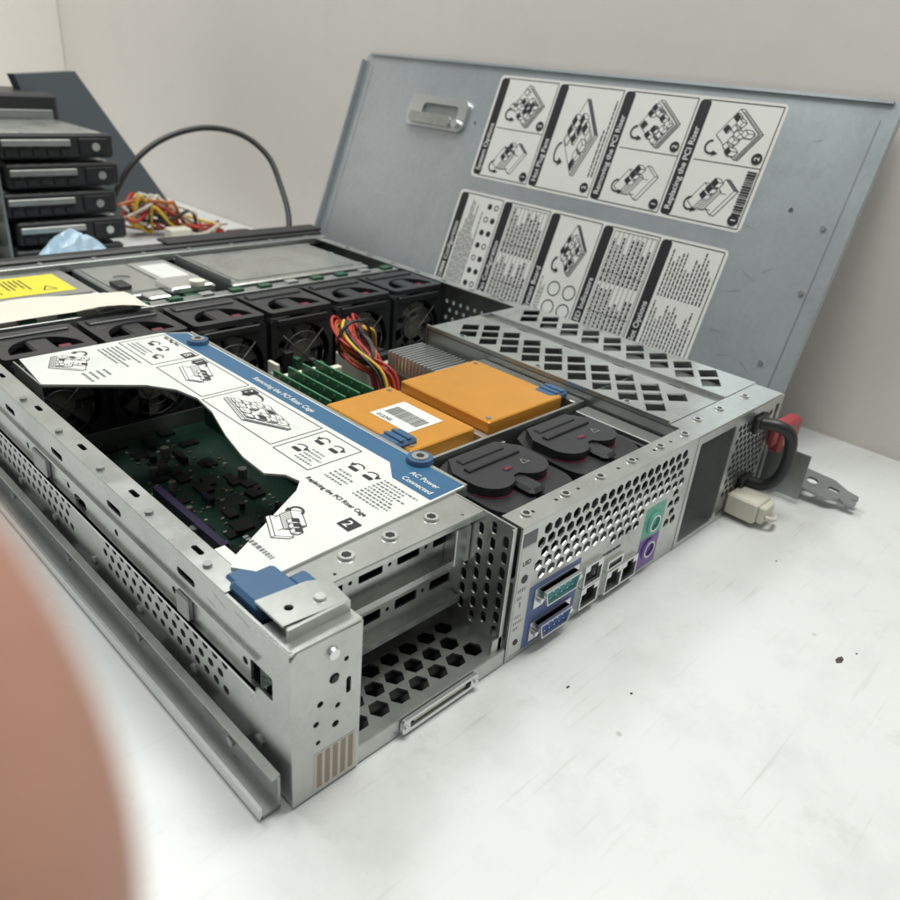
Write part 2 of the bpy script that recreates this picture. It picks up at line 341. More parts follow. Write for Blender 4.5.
def rj(x0,x1,z0,z1):
    m=M();m.plate((0,-.15,0),X,Z,rect(x0-.12,x1+.12,z0-.12,z1+.12),[[(x0,z0),(x1,z0),(x1,z1-.35),(x1-.4,z1-.35),(x1-.4,z1),(x0+.4,z1),(x0+.4,z1-.35),(x0,z1-.35)]],.3,BRIGHT)
    m.box(x0-.1,x1+.1,.7,.8,z0-.1,z1+.1,DARK);return m
for q in((20.0,21.6,.7,2.0),(20.0,21.6,2.3,3.6),(22.6,24.1,.6,2.0),(24.35,25.85,.6,2.0)): ch.part('network_port',rj(*q),rp)
m=M();m.plate((0,-.12,0),X,Z,rect(22.5,24.2,2.15,2.9),[rect(22.65,24.05,2.3,2.75)],.2,BRIGHT);m.box(22.6,24.1,.2,.3,2.2,2.9,DARK);ch.part('usb_port',m,rp)
for z,c in((1.75,PURP),(3.75,TEAL)):
    m=M();m.plate((0,-.12,0),X,Z,ngon(27.45,z,.78,24),[ngon(27.45,z,.5,20)],.18,c);m.cyl((27.45,.1,z),(27.45,.0,z),.52,DARK)
    m.plate((0,-.2,0),X,Z,ngon(27.45,z,.6,24),[ngon(27.45,z,.5,20)],.1,BRIGHT);ch.part('round_port',m,rp)
m=M();m.box(15.2,26.2,.4,1.6,.2,3.9,STEELD);m.box(26.3,28.8,.6,1.6,.2,4.7,STEELD);ch.part('port_block',m)
for q,sd in(((20,25.8,3.35,3.75),8),((22.4,25.8,.15,.45),9)):
    m=M();greek(m,(0,-.07,0),X,Z,*q,1,INK,.01,sd);ch.part('port_legend',m,rp)
m=M()
m.plate((X2,0,0),Y,Z,rect(0,25.2,.1,H),hexgrid(4,24,2,7,1.1,.3),.12,STEEL)
m.plate((36.9,0,0),Y,Z,rect(0,25,.1,H),[],.12,STEEL)
m.box(31.3,43.9,-.02,25,.15,.3,STEEL);m.plate((0,25.2,0),X,Z,rect(X2,W,.2,H),[],.12,STEELD)
m.plate((0,-.04,0),X,Z,rect(31.2,44.1,.05,8.65),[rrect(31.6,36.6,.45,8.1,.2),rrect(37.1,43.7,.45,8.1,.2)],.14,STEEL)
m.plate((0,9,0),X,Z,rect(31.3,36.8,.3,8.5),[rect(32.3,35.8,1.2,4)],.1,STEELD)
ch.part('power_bay',m)
def lattice(x0,x1,y0,y1,nrow,p):
    out=[];dx=(x1-x0)/nrow
    for i in range(nrow):
        y=y0+(p/2 if i%2 else 0);cx=x0+(i+.5)*dx
        while y+p<=y1:
            cy=y+p/2;out.append([(cx-dx*.76,cy),(cx,cy-p*.39),(cx+dx*.76,cy),(cx,cy+p*.39)]);y+=p
    return out
m=M()
m.plate((0,0,8.75),X,Y,rect(31.1,37.6,2.2,25.4),lattice(32.2,36.6,3.2,24.9,3,2.25),.12,STEEL)
m.plate((0,0,8.45),X,Y,rect(37.6,39.1,2.2,25.4),[slot(38.35,6+k*5,.4,1.2) for k in range(4)],.12,STEEL)
m.plate((0,0,8.75),X,Y,rect(39.1,44.1,2.2,25.4),lattice(40.0,43.4,3.2,24.9,2,2.25),.12,STEEL)
m.box(37.52,37.64,2.2,25.4,8.4,8.8,STEEL);m.box(39.06,39.18,2.2,25.4,8.4,8.8,STEEL)
m.plate((0,25.4,0),X,Z,rect(31.1,44,6.8,8.8),[slot(33+k*2.2,7.7,1.2,.5) for k in range(5)],.12,STEEL)
m.box(31.05,31.2,2.2,25.4,8.8,9.05,STEEL)
ch.part('perforated_bay_cover',m)
for y in(6,14,22): screw(ch,31.9,y,8.8)
m=M();m.box(-.8,W+.8,D,D+1.6,0,9.2,BLACK,.2);m.box(-.5,W+.5,D-1.2,D-.02,8.0,8.8,STEELD,.05)
for k in range(9): m.cyl((2+k*5,D-.6,8.8),(2+k*5,D-.6,8.95),.22,BRIGHT)
m.box(25,44.9,D+.2,D+2.6,9.2,9.5,DARK,.1)
ch.part('front_bezel',m)
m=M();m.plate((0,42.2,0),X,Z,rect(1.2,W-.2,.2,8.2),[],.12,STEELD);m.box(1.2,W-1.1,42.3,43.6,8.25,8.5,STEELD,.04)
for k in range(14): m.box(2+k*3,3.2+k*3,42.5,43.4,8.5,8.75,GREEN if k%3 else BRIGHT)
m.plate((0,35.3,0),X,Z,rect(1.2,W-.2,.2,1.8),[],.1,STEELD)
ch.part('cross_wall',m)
# ------------------------------------------------------------------ drive bay boxes
m=M();m.box(24.5,41,45,56.6,1,8.45,STEEL,.12);m.plate((0,0,8.5),X,Y,rrect(25.6,40,46,55.8,.4),[],.08,STEEL);m.box(24.4,24.6,45.5,56,7.5,8.9,STEELD)
for y in(46,51,55.6):
    for x in(25,40.5): m.cyl((x,y,8.45),(x,y,8.58),.25,BRIGHT)
single('optical_drive_bay',m,'silver rectangular drive housing with plain metal lid','drive bay')
m=M();m.box(14.4,23.6,46.5,57,1,8.3,STEELD,.12);m.plate((0,0,8.36),X,Y,rrect(14.9,19.2,47.3,56.4,.3),[ngon(17,52,.8,16)],.1,STEEL);m.plate((0,0,8.38),X,Y,rrect(19.5,23.3,49,56.4,.3),[],.1,BRIGHT)
m.box(18.5,22.5,45,48.5,8.3,8.9,BRIGHT,.1);m.quad2((0,0,8.44),X,Y,20,22.8,50,55,WHITE);m.box(15,16.2,48,50,8.4,8.8,BLACK,.05);m.cyl((21,45.2,8.9),(21,45.2,9.3),.7,WPL)
m.box(14.6,23.2,43.8,46.4,5,7.8,BLACK,.1);m.box(16,18,44.2,46,7.8,8.6,BRIGHT,.1);m.box(19.4,22,44,45.8,7.8,8.3,GREEN)
single('hard_drive_bay',m,'grey metal drive cage with pale sticker and clips','drive bay')
m=M();m.box(1.6,13.6,48.5,57.2,1,8.3,STEEL,.12);m.plate((0,0,8.36),X,Y,rrect(2,13.2,49,56.8,.3),[],.1,STEEL);m.plate((0,0,8.3),X,Y,rect(5.5,13.9,44.2,48.3),[slot(7.5+k*1.8,46,.4,2) for k in range(3)],.12,STEEL)
yt=M();O=(0,0,8.43)
yt.quad2(O,X,Y,3.2,12.2,50.0,55.8,YEL);yt.segs(O,X,Y,[(9.8,51,10.9,51),(10.9,51,10.35,52.2),(10.35,52.2,9.8,51)],.12,INK,.01)
yt.text((6.0,54.9,8.445),-Y,X,'WARNING',.8,INK)
greek(yt,(0,0,8.43),-Y,X,-54.9,-50.6,3.5,5.6,4,INK,.012,21);greek(yt,(0,0,8.43),-Y,X,-54.9,-51.5,7.2,9.2,5,INK,.012,22)
t=Thing('drive_cage_cover','silver drive cage cover carrying a yellow warning sticker','drive bay')
t.part('cover',m);t.part('warning_sticker',yt)
m=M();n=18;vs=[];fs=[]
for i in range(n+1):
    for j in range(7):
        a=i/n;b=j/6;k_=max(0,a-.62)
        vs.append((.5+14.0*a+1.2*b*(1-a),42.3+3.6*b-5.0*k_*(1-b)*1.3,8.85+.3*math.sin(a*5)*b+.12*math.sin(6*b+3*a)+4.5*k_*(1-k_*2.2)*(.3+.7*(1-b))+.25*b))
for i in range(n):
    for j in range(6): fs.append((i*7+j,(i+1)*7+j,(i+1)*7+j+1,i*7+j+1))
m.add(vs,fs,PAPER,True);single('paper_sheet',m,'folded cream paper strip lying along the fan row','paper')
# ------------------------------------------------------------------ riser cage with label
rc=Thing('riser_cage','steel expansion riser cage topped by a white instruction plate','riser cage',(7,5,1))
out=[(2.3,34.7),(12.3,34.9),(14.1,34.0),(14.3,4.6),(2.1,4.2),(.95,5.8),(1.5,6.4),(6.9,9.5),(7.6,10.2),(7.4,11.2),(6.6,12.0),(6.7,14.2),(7.3,17),(8.3,20.3),(8.6,22.6),(8.2,24.5),(7.0,26.2),(1.9,29.7)]
ZT=8.86
m=M();m.plate((0,0,ZT-.1),X,Y,out,[],.12,WHITE);m.plate((0,0,ZT-.22),X,Y,out,[],.1,STEEL);m.box(14.2,14.42,4.6,34,7.4,ZT-.02,STEEL)
m.plate((1.9,0,0),Y,Z,rect(29.8,34.6,6.5,ZT-.1),[],.1,STEEL)
lp=rc.part('instruction_plate',m)
O=(0,0,ZT-.035)
m=M()
m.add([(12.55,34.7,O[2]),(14.0,33.9,O[2]),(14.2,4.7,O[2]),(11.7,4.63,O[2]),(11.7,7.6,O[2]),(12.75,9.0,O[2])],[(0,5,4,3,2,1)],BLUEL)
rc.part('blue_stripe',m,lp)
U=-Y;Vv=X;LO_=(0,0,ZT-.035)
m=M()
def tx(x,y,s,size,mt=INK,al='LEFT'): m.text((x,y,ZT-.02),U,Vv,s,size,mt,al)
tx(12.75,7.4,'AC Power',.50,WHITE);tx(12.05,7.3,'Connected',.50,WHITE)
tx(13.1,23.5,'Removing the PCI Riser Cage',.56,WHITE)
tx(8.0,10.3,'Replacing the PCI Riser Cage',.41)
tx(12.0,33.9,'Hot Plug Fans',.40)
def dr(y1,y0,x0,x1,seed,kind=0,w=.05): drawing(m,LO_,U,Vv,-y1,-y0,x0,x1,seed,w,.012,kind)
def frame(y1,y0,x0,x1,w=.06):
    m.segs(LO_,U,Vv,[(-y1,x0,-y0,x0),(-y0,x0,-y0,x1),(-y0,x1,-y1,x1),(-y1,x1,-y1,x0)],w,INK,.012)
def icon(x,y,k=0,s=.32):
    # thumbscrew symbol: filled screw head with a turning arrow over it
    m.plate((0,0,ZT-.026),U,Vv,rrect(-y-s*1.1,-y+s*1.1,x-s*1.2,x-s*.3,.08),[],.006,INK)
    a=[(-y+s*1.3*math.cos(math.radians(q)),x+s*.2+s*1.0*math.sin(math.radians(q))) for q in range(20,171,25)]
    m.segs(LO_,U,Vv,[(*a[i],*a[i+1]) for i in range(len(a)-1)],.09,INK,.013)
    e=a[-1] if k else a[0]
    m.poly(LO_,U,Vv,[(e[0]-.2,e[1]+.05),(e[0],e[1]-.25),(e[0]+.2,e[1]+.05)],INK,.014)
frame(28.6,22.6,8.9,12.3);dr(28.3,23.6,9.1,12.2,31,1)
frame(22.2,14.6,8.7,12.3);dr(22.0,15.2,8.9,12.2,32,0)
frame(14.2,10.9,8.6,12.3);icon(11.3,13.2,1);icon(11.3,11.9);icon(9.8,13.3);greek(m,LO_,U,Vv,-12.7,-11.1,8.9,10.4,5,INKG,.012,51)
icon(10.9,9.6,1);icon(10.9,8.4);greek(m,LO_,U,Vv,-7.6,-5.0,8.9,11.3,9,INKG,.012,52);greek(m,LO_,U,Vv,-10,-8.1,8.9,10.2,4,INKG,.012,57)
dr(34.2,30.4,3.0,6.6,33,0);greek(m,LO_,U,Vv,-33.8,-29,7.0,8.6,5,INKG,.012,53);icon(10.9,33.0,1);icon(10.9,31.7);icon(9.9,30.4,1,.28)
greek(m,LO_,U,Vv,-33.9,-31.2,9.2,10.1,3,INKG,.012,54);frame(34.4,29.2,8.9,12.35)
greek(m,LO_,U,Vv,-30.1,-28.2,4.4,6.2,4,INKG,.012,55)
dr(8.6,5.3,3.2,6.4,37,1)
greek(m,LO_,U,Vv,-7.5,-5.2,2.4,3.0,1,INKG,.012,56)
for (y,x,s) in((21.9,11.4,'2'),(28.3,11.4,'1'),(5.7,6.7,'2'),(29.9,11.4,'B')):
    m.quad2(LO_,U,Vv,-y-.1,-y+.8,x-.1,x+.75,INK,.03);m.text((x+.05,y-.1,ZT+.0),U,Vv,s,.75,WHITE)
rc.part('lettering',m,lp)
for (x,y) in((14.2,8.1),(13.6,31.6)):
    m=M();m.cyl((x,y,ZT),(x,y,ZT+.25),.8,BLUE,.74,28);m.cyl((x,y,ZT+.25),(x,y,ZT+.33),.5,STEEL,.48,24);m.cyl((x,y,ZT+.33),(x,y,ZT+.38),.25,DARK,.2,6);rc.part('fastener',m)
m=M();m.plate((0,0,8.62),X,Y,[(1.2,2.7),(3.4,2.4),(13.4,2.4),(13.4,5.0),(1.2,5.0)],[ngon(4.2,2.8,.1,8),ngon(12.2,2.8,.1,8)],.12,STEEL)
m.plate((0,2.4,0),X,Z,rect(3.5,13.4,8.35,8.62),[],.1,STEEL)
rc.part('top_flange',m)
for x,y in((5.4,3.5),(8.0,3.5),(10.7,3.5)):
    o=screw(rc,x,y,8.68);o.scale=(1.25,1.25,1.2)
holes=[rrect(4.0+k*2.45,5.5+k*2.45,z-.3,z+.3,.1) for k in range(4) for z in(4.0,6.75)]+[ngon(5.95+k*2.45,z,.12,8) for k in range(3) for z in(4.0,6.75)]
m=M();m.plate((0,3.9,0),X,Z,rect(3.4,13.4,2.3,8.55),holes,.12,STEEL)
m.box(3.5,13.3,3.3,3.84,5.3,5.42,STEEL);m.box(3.5,13.3,3.2,3.32,5.2,5.6,STEEL);m.box(3.5,13.3,3.4,3.84,2.6,2.72,STEEL);m.box(3.5,13.3,3.3,3.42,2.45,2.85,STEEL)
m.cyl((3.46,2,3.8),(3.62,2,3.8),.3,BRIGHT);m.box(12.2,13.3,3.0,3.84,5.3,7.6,STEEL,.05)
rc.part('bracket_wall',m)
m=M();m.box(3.5,13.3,4.6,4.7,1.3,8.4,DARK);rc.part('slot_hole_shade',m)  # added dark sheet standing in for the unlit interior behind the slots
hs=[]
for j in range(5):
    for k in range(7): hs.append(slot(.75+j*.85,1.9+k*.95+(.45 if j%2 else 0),.42,.76))
m=M();m.plate((13.42,0,0),Y,Z,rect(.2,5.0,1.1,8.7),hs,.12,STEEL);m.plate((0,.2,0),X,Z,rect(12.6,13.4,1.1,2.0),[],.1,STEEL);m.box(13.1,13.36,.15,.27,1.1,8.7,STEEL);rc.part('perforated_divider',m)
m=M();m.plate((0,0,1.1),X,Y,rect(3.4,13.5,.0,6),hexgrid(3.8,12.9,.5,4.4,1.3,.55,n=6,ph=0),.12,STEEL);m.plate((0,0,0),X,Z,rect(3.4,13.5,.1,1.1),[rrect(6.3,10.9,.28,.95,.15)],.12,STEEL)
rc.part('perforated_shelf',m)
m=M();m.plate((0,-.2,0),X,Z,rrect(6.0,11.2,.2,1.03,.2),[rrect(6.5,10.7,.4,.85,.12)],.2,BRIGHT);m.box(6.3,10.9,0,.3,.3,.95,DARK);m.box(6.8,10.4,-.2,-.05,.55,.68,WPL)
for x in(6.2,11): m.cyl((x,-.3,.62),(x,-.42,.62),.14,BRIGHT,seg=8)
ch.part('wide_connector',m)
m=M();m.box(3.5,13.5,.1,6,.18,.24,DARK);rc.part('shelf_hole_shade',m)  # added black sheet, shade under the shelf holes put in as colour
m=M();m.box(.25,2.5,2.6,4.9,8.0,8.95,BLUE,.18);m.box(.5,2.4,4.7,5.6,7.2,8.8,BLUE,.12);m.box(2.3,3.2,1.9,3.6,8.5,9.0,BLUE,.1)
lt=rc.part('latch',m)
m=M();m.plate((0,0,9.05),X,Y,[(.3,.9),(3.3,.6),(3.5,2.3),(2.6,2.7),(.3,2.9)],[ngon(1.1,1.7,.2,10)],.12,STEEL);m.box(.3,3.3,.55,.7,8.3,9.1,STEEL);m.cyl((2.4,1.4,9.1),(2.4,1.4,9.25),.28,BRIGHT,.24,12)
rc.part('latch_plate',m,lt)
# ------------------------------------------------------------------ motherboard
mb=Thing('motherboard','dark green populated motherboard in the open bay','circuit board',(15,20,.8))
m=M();m.box(1.4,30.8,6.1,35,.45,.62,BOARD);mb.part('board',m)
m=M();r=random.Random(3)
for k in range(380):
    x=r.uniform(1.6,13);y=r.uniform(6.5,34);t_=r.random()
    if t_<.16: w,l,h=r.uniform(.4,1.4),r.uniform(.4,1.4),r.uniform(.1,.22);m.box(x,x+w,y,y+l,.63,.63+h,CHIP)
    elif t_<.24: h=r.uniform(.4,.8);m.cyl((x,y,.63),(x,y,.63+h),r.uniform(.18,.33),r.choice([CHIP,BEIGE,STEELD]),seg=14)
    elif t_<.28: m.box(x,x+.4,y,y+r.uniform(1,2.2),.63,1.1,r.choice([BEIGE,CHIP,PURPD]))
    else: m.box(x,x+r.uniform(.12,.3),y,y+.14,.63,.73,r.choice([STEEL,COPPER,BEIGE,WPL]))
for k in range(40):
    x=r.uniform(15,30);y=r.uniform(18,34);h=r.uniform(.6,2);m.box(x,x+r.uniform(.4,1.5),y,y+r.uniform(.4,1.8),.63,.63+h,r.choice([CHIP,CHIP,WPL,GREEN,STEEL]))
o=mb.part('components',m);o['kind']='stuff'
for q in((2.4,2.8,8,16,.7,3.2,GREEN),(4.4,5.0,15,26,.63,1.5,BEIGE),(6.6,7.1,17,26,.63,1.5,PURPD)):
    m=M();m.box(*q);mb.part('expansion_slot',m)
m=M();m.box(2.9,6.3,9.6,13.2,2.2,2.7,CHIP,.08);m.box(3.1,6.1,9.8,13.0,2.7,2.74,WHITE);m.box(3.2,6,9.9,12.9,.63,2.2,CHIP)
greek(m,(0,0,2.74),-Y,X,-12.8,-10.2,3.3,4.5,3,INK,.01,60);m.text((5.0,12.6,2.76),-Y,X,'CE',.8,INK)
mb.part('labelled_module',m)
m=M();m.box(1.3,1.5,6,14,6.6,8.2,CHIP);m.quad2((1.55,0,7.9),Y,X,6.4,8.6,0,.7,WHITE);mb.part('side_card',m)
# ------------------------------------------------------------------ fan modules
def rotor(m,c,R,mt):
    x,y,z=c
    m.cyl((x,y,z),(x,y+.8,z),R*.42,mt,seg=20)
    for k in range(7):
        t=2*math.pi*k/7
        def pt(r_,a,d): return (x+r_*math.cos(a),y+d,z+r_*math.sin(a))
        m.add([pt(R*.4,t,.1),pt(R*.95,t+.1,.1),pt(R*.95,t+.75,.7),pt(R*.4,t+.6,.7)],[(0,1,2,3)],mt)
fan=Thing('fan_module','black hot plug cooling fan module in the fan row','fan',(1.5,35.6,.4),'cooling fans in the row')
x0,y0=1.5,35.6;w=6.5;d=5.6
m=M()
m.plate((0,y0,0),X,Z,rrect(x0,x0+w,.5,7.9,.3),[ngon(x0+w/2,4.3,2.9,28)],.25,BLACK)
m.box(x0,x0+.2,y0+.1,y0+d,.5,7.8,BLACK);m.box(x0+w-.2,x0+w,y0+.1,y0+d,.5,7.8,BLACK)
m.cyl((x0+w/2,y0+.15,4.3),(x0+w/2,y0+3,4.3),3.0,DARK,caps=False,seg=28)
m.box(x0+.2,x0+w-.2,y0+3,y0+3.2,.5,7.8,DARK)
m.box(x0+.6,x0+w-.6,y0-.25,y0+.0,7.3,7.9,BLACK,.08)
fb=fan.part('housing',m)
m=M()
arc=[(x0+w/2+2.5*math.cos(math.radians(a)),y0+.7+2.7*math.sin(math.radians(a))) for a in range(0,181,12)]
m.plate((0,0,8.35),X,Y,rrect(x0+.05,x0+w-.05,y0-.1,y0+d,.35),[[(p[0],p[1]) for p in arc]],.45,FANTOP)
m.plate((0,0,7.5),X,Y,rrect(x0+.1,x0+w-.1,y0+.05,y0+d-.1,.3),[],.5,DARK)
m.box(x0+w/2-.8,x0+w/2+.8,y0+.4,y0+3.4,7.75,8.5,FANTOP,.15)
m.box(x0+.5,x0+w-.5,y0+d-1.5,y0+d-.5,8.56,8.75,FANTOP,.08)
tc_=fan.part('top_cover',m,fb)
m=M();m.box(x0+w/2+1.0,x0+w/2+1.9,y0+.9,y0+1.9,7.75,8.35,RED,.08);fan.part('release_latch',m,fb)
m=M();m.segs((0,0,8.6),X,Y,[(x0+.6,y0+d-2.6,x0+1.3,y0+d-2.6),(x0+1.3,y0+d-2.6,x0+.95,y0+d-2.0),(x0+.95,y0+d-2.0,x0+.6,y0+d-2.6)],.06,INKG,.01);fan.part('warning_triangle',m,fb)
m=M();rotor(m,(x0+w/2,y0+.5,4.3),2.85,mat('fan_blade_grey',(.17,.17,.165),0,.4));m.cyl((x0+w/2,y0+.45,4.3),(x0+w/2,y0+.49,4.3),.75,BEIGE);fan.part('rotor',m,fb)
m=M();
for rr in(1.4,2.2): m.tube([(x0+w/2+rr*math.cos(t),y0-.18,4.3+rr*math.sin(t)) for t in [k*math.pi/9 for k in range(19)]],.05,GUARD,6,1)
for a in(45,135): m.tube([(x0+w/2-3*math.cos(math.radians(a)),y0-.18,4.3-3*math.sin(math.radians(a))),(x0+w/2+3*math.cos(math.radians(a)),y0-.18,4.3+3*math.sin(math.radians(a)))],.06,GUARD,6,1)
fan.part('finger_guard',m,fb)
for k in range(1,6): fan.copy((1.5+6.98*k,35.6,.4))
# rear fans
rf=Thing('rear_fan_module','black double lobed hot plug fan with maroon trim behind rear panel','fan',(14.9,1.7,.4),'rear cooling fans')
x0,y0=14.9,1.7;w=6.8;d=6.9
m=M();m.box(x0+.1,x0+w-.1,y0+.3,y0+d-.3,.5,7.0,DARK,.3)
for cx in(x0+1.8,x0+w-1.8): m.cyl((cx,y0+1.8,2),(cx,y0+1.8,7.2),1.75,BLACK,seg=28)
hb_=rf.part('housing',m)
def arcpts(cx,cy,r_,a0,a1,n=14): return [(cx+r_*math.cos(math.radians(a0+(a1-a0)*k/n)),cy+r_*math.sin(math.radians(a0+(a1-a0)*k/n))) for k in range(n+1)]
m=M()
lob=arcpts(x0+1.75,y0+1.9,1.7,180,340)+arcpts(x0+w-1.75,y0+1.9,1.7,200,360)
m.plate((0,0,7.5),X,Y,lob+[(x0+w-.05,y0+d-2.0),(x0+w-.8,y0+d-.5),(x0+w-2.0,y0+d),(x0+2.0,y0+d),(x0+.8,y0+d-.5),(x0+.05,y0+d-2.0)],[],.5,BLACK)
m.plate((0,0,8.05),X,Y,arcpts(x0+1.9,y0+3.4,1.45,180,330,10)+arcpts(x0+w-1.9,y0+3.4,1.45,210,360,10)+[(x0+w-.45,y0+d-2.0),(x0+w-1.4,y0+d-.7),(x0+1.4,y0+d-.7),(x0+.45,y0+d-2.0)],[],.6,FANTOP)
m.box(x0+2.75,x0+4.05,y0+.9,y0+3.0,7.75,8.2,FANTOP,.2)
m.box(x0+1.2,x0+w-1.2,y0+4.3,y0+4.8,8.3,8.5,BLACK,.06);m.box(x0+1.6,x0+w-1.6,y0+5.2,y0+5.8,8.3,8.45,FANTOP,.05)
cv=rf.part('top_cover',m,hb_)
for (cx,b0_,b1_) in((x0+1.9,190,290),(x0+w-1.9,250,350)):
    m=M();m.plate((0,0,7.78),X,Y,arcpts(cx,y0+3.4,1.54,b0_,b1_)+arcpts(cx,y0+3.4,1.48,b1_,b0_),[],.05,RED);rf.part('maroon_trim',m,cv)
m=M();m.box(x0+w/2-.3,x0+w/2+.3,y0+3.2,y0+3.5,8.3,8.44,RED,.05);rf.part('release_latch',m,cv)
m=M();m.segs((0,0,8.37),X,Y,[(x0+4.6,y0+3.2,x0+5.2,y0+3.2),(x0+5.2,y0+3.2,x0+4.9,y0+3.7),(x0+4.9,y0+3.7,x0+4.6,y0+3.2)],.05,STEEL,.01);rf.part('warning_triangle',m,cv)
rf.copy((14.9+7.1,1.7,.4))
m=M();m.box(29.2,31.0,1.7,8.6,.7,7.6,BLACK,.1);m.box(29.4,30.8,2.0,8.4,7.6,7.9,STEELD,.05);ch.part('fan_bay_side',m)
# ------------------------------------------------------------------ heat sinks + tray
m=M();m.plate((0,0,7.3),X,Y,rect(14.6,30.9,8.8,18.8),[rect(15.2,20.6,9.8,18.2),rect(21.4,29.6,9.4,17.9)],.2,STEELD);m.box(14.5,30.9,8.75,8.95,5.2,8.2,STEEL,.04);m.box(20.75,21.25,9.0,18.6,6.6,8.0,STEEL,.05);m.box(30.0,30.9,9.0,18.6,6.6,8.2,STEEL,.05);m.box(14.5,14.8,9,18.8,6,8.2,STEEL)
tr=Thing('heat_sink_tray','folded steel bracket framing two orange heat sinks','bracket',(22,14,1));tr.part('frame',m)
for x,y in((14.7,11.3),(28.6,10.6)):
    m=M();m.box(x-.5,x+1.6,y-.9,y+.9,8.15,8.8,BLUE,.2);m.box(x+.2,x+.5,y-.8,y+.8,8.8,8.9,BLUE,.04);m.box(x+.8,x+1.1,y-.8,y+.8,8.8,8.9,BLUE,.04);tr.part('blue_latch',m)
m=M();m.box(21.2,22.4,8.68,8.74,6.0,7.4,WHITE);m.text((21.45,8.67,6.3),X,Z,'5',1.1,INK);tr.part('number_sticker',m)
def sink(x0,x1,y0,y1,z1,lab,label):
    t=Thing('heat_sink',label,'heat sink',((x0+x1)/2,(y0+y1)/2,1),'orange heat sinks')
    m=M();m.box(x0,x1,y0,y1,z1-1.5,z1,GOLD,.08)
    for k in range(int((x1-x0)/.35)): m.box(x0+.1+k*.35,x0+.2+k*.35,y0+.1,y1-.1,2,z1-1.5,STEELD)
    m.box(x0+.3,x1-.3,y0-.05,y0+.0,z1-1.2,z1-1.0,GOLD)
    b=t.part('cover',m)
    for (a,c) in((x0+.5,y0+.5),(x1-.5,y1-.5)):
        m=M();m.cyl((a,c,z1-.01),(a,c,z1+.05),.18,STEELD,seg=12);t.part('screw',m,b)
    if lab:
        m=M();m.quad2((0,0,z1+.02),-Y,X,-(y0+5.6),-(y0+1.9),x0+1.5,x1-1.0,WHITE)
        rr=random.Random(5);a=-(y0+5.2)
        while a<-(y0+2.2): q=rr.uniform(.03,.1);m.quad2((0,0,z1+.02),-Y,X,a,a+q,x0+2.4,x0+3.6,INK,.01);a+=q+.06
        m.text((x0+1.7,y0+5.2,z1+.03),-Y,X,'012345',.45,INK)
        t.part('barcode_label',m,b)
sink(15.1,20.6,9.8,18.0,8.45,True,'orange anodised heat sink with white barcode label')
sink(21.4,29.0,9.4,17.8,8.75,False,'larger orange anodised heat sink without a label')
for q in((14.8,30.6,18.9,19.2,1,6.5),(14.8,30.6,8.9,9.2,1,5.1)):
    m=M();m.box(*q,BLACK);tr.part('duct_wall',m)
# memory
mem=Thing('memory_module','green memory module standing in its black socket','memory module',(15.4,19.6,.7),'memory modules')
m=M();m.box(15.4,15.56,19.6,26.4,2.4,7.7,RAMG)
for k in range(7): m.box(15.3,15.66,20+k*.88,20.65+k*.88,5.0,7.1,CHIP)
for k in range(5): m.box(15.36,15.6,20.6+k*1.2,20.8+k*1.2,7.3,7.5,BEIGE)
mem.part('circuit_card',m)
m=M();m.box(15.2,15.8,19.2,26.8,.65,3.0,BLACK,.05);m.box(15.1,15.85,18.95,19.5,.7,6.9,WPL,.08);m.box(15.1,15.85,26.6,27.1,.7,6.9,WPL,.08);mem.part('socket',m)
for k in range(1,5): mem.copy((15.4+1.25*k,19.6,.7))
m=M();m.box(26.8,30.6,19.6,25.5,.7,6.0,STEELD)
for k in range(14): m.box(26.8+.0,30.6,19.8+k*.41,19.95+k*.41,6.0,7.6,BRIGHT)
single('finned_heat_sink',m,'bare aluminium finned heat sink beside wiring bundle','heat sink')
m=M();m.box(27.6,30.7,28.6,33.4,.7,5.0,WPL,.2)
for k in range(4): m.box(27.8,30.4,28.8+k*1.1,29.5+k*1.1,5.0,5.6,BLACK,.05)
single('power_connector',m,'cream power connector block with black plugs','connector')
wh=Thing('wiring_harness','bundle of red, yellow, orange and black power wires','cable',(25,28,1))
r=random.Random(11)
for c_,nm,n_ in((WRED,'red_wires',15),(WYEL,'yellow_wires',6),(WBLK,'black_wires',11),(WORG,'orange_wires',3)):
    m=M()
    for k in range(n_):
        o1=r.uniform(-1,1);o2=r.uniform(-1,1);o3=r.uniform(-1,1)
        m.tube([(29.4+o1*.9,31.6+o3*.8,5.4),(28.8+o1*.9,31.6+o3,7.0+o2*.4),(27.2+o1*1.1,30.8+o2,8.2+o3*.6),(25.6+o1*1.3,28.6+o2*.9,8.0+o3*.7),(25.0+o1*1.2,26.2+o2*.6,7.4+o3*.7),(25.2+o2*.8,24.2+o1*.7,6.0+o3*.5),(24.6+o2*.7,22.6+o1*.5,3.6),(24.0+o2*.7,21.8,2.0)],.13,c_,7,6)
    wh.part(nm,m)
m=M();m.box(22.8,25.4,20.6,22.6,1,4.0,WPL,.1);wh.part('plug',m)
m=M();m.plate((0,27.9,0),X,Z,ngon(25.4,7.9,1.75,20),[ngon(25.4,7.9,1.6,20)],.3,WBLK);wh.part('cable_tie',m)
m=M()
r=random.Random(2)
for k in range(7): m.box(21.9+.3*(k%2),22.7,26+k*1.1,26.6+k*1.1,.7,r.uniform(4,7.0),r.choice([WPL,CHIP,GREEN]),.05)
m.box(16,21,28,34,.7,4,BLACK,.2);m.box(15.2,16.4,27.5,34.5,.7,5.5,GREEN)
for k in range(9): m.box(16.5+k*.6,16.8+k*.6,28.3+(k%3),29.6+(k%3),4,r.uniform(4.4,6.4),r.choice([WPL,CHIP,STEEL,WPL]),.03)
mb.part('connector_bank',m)
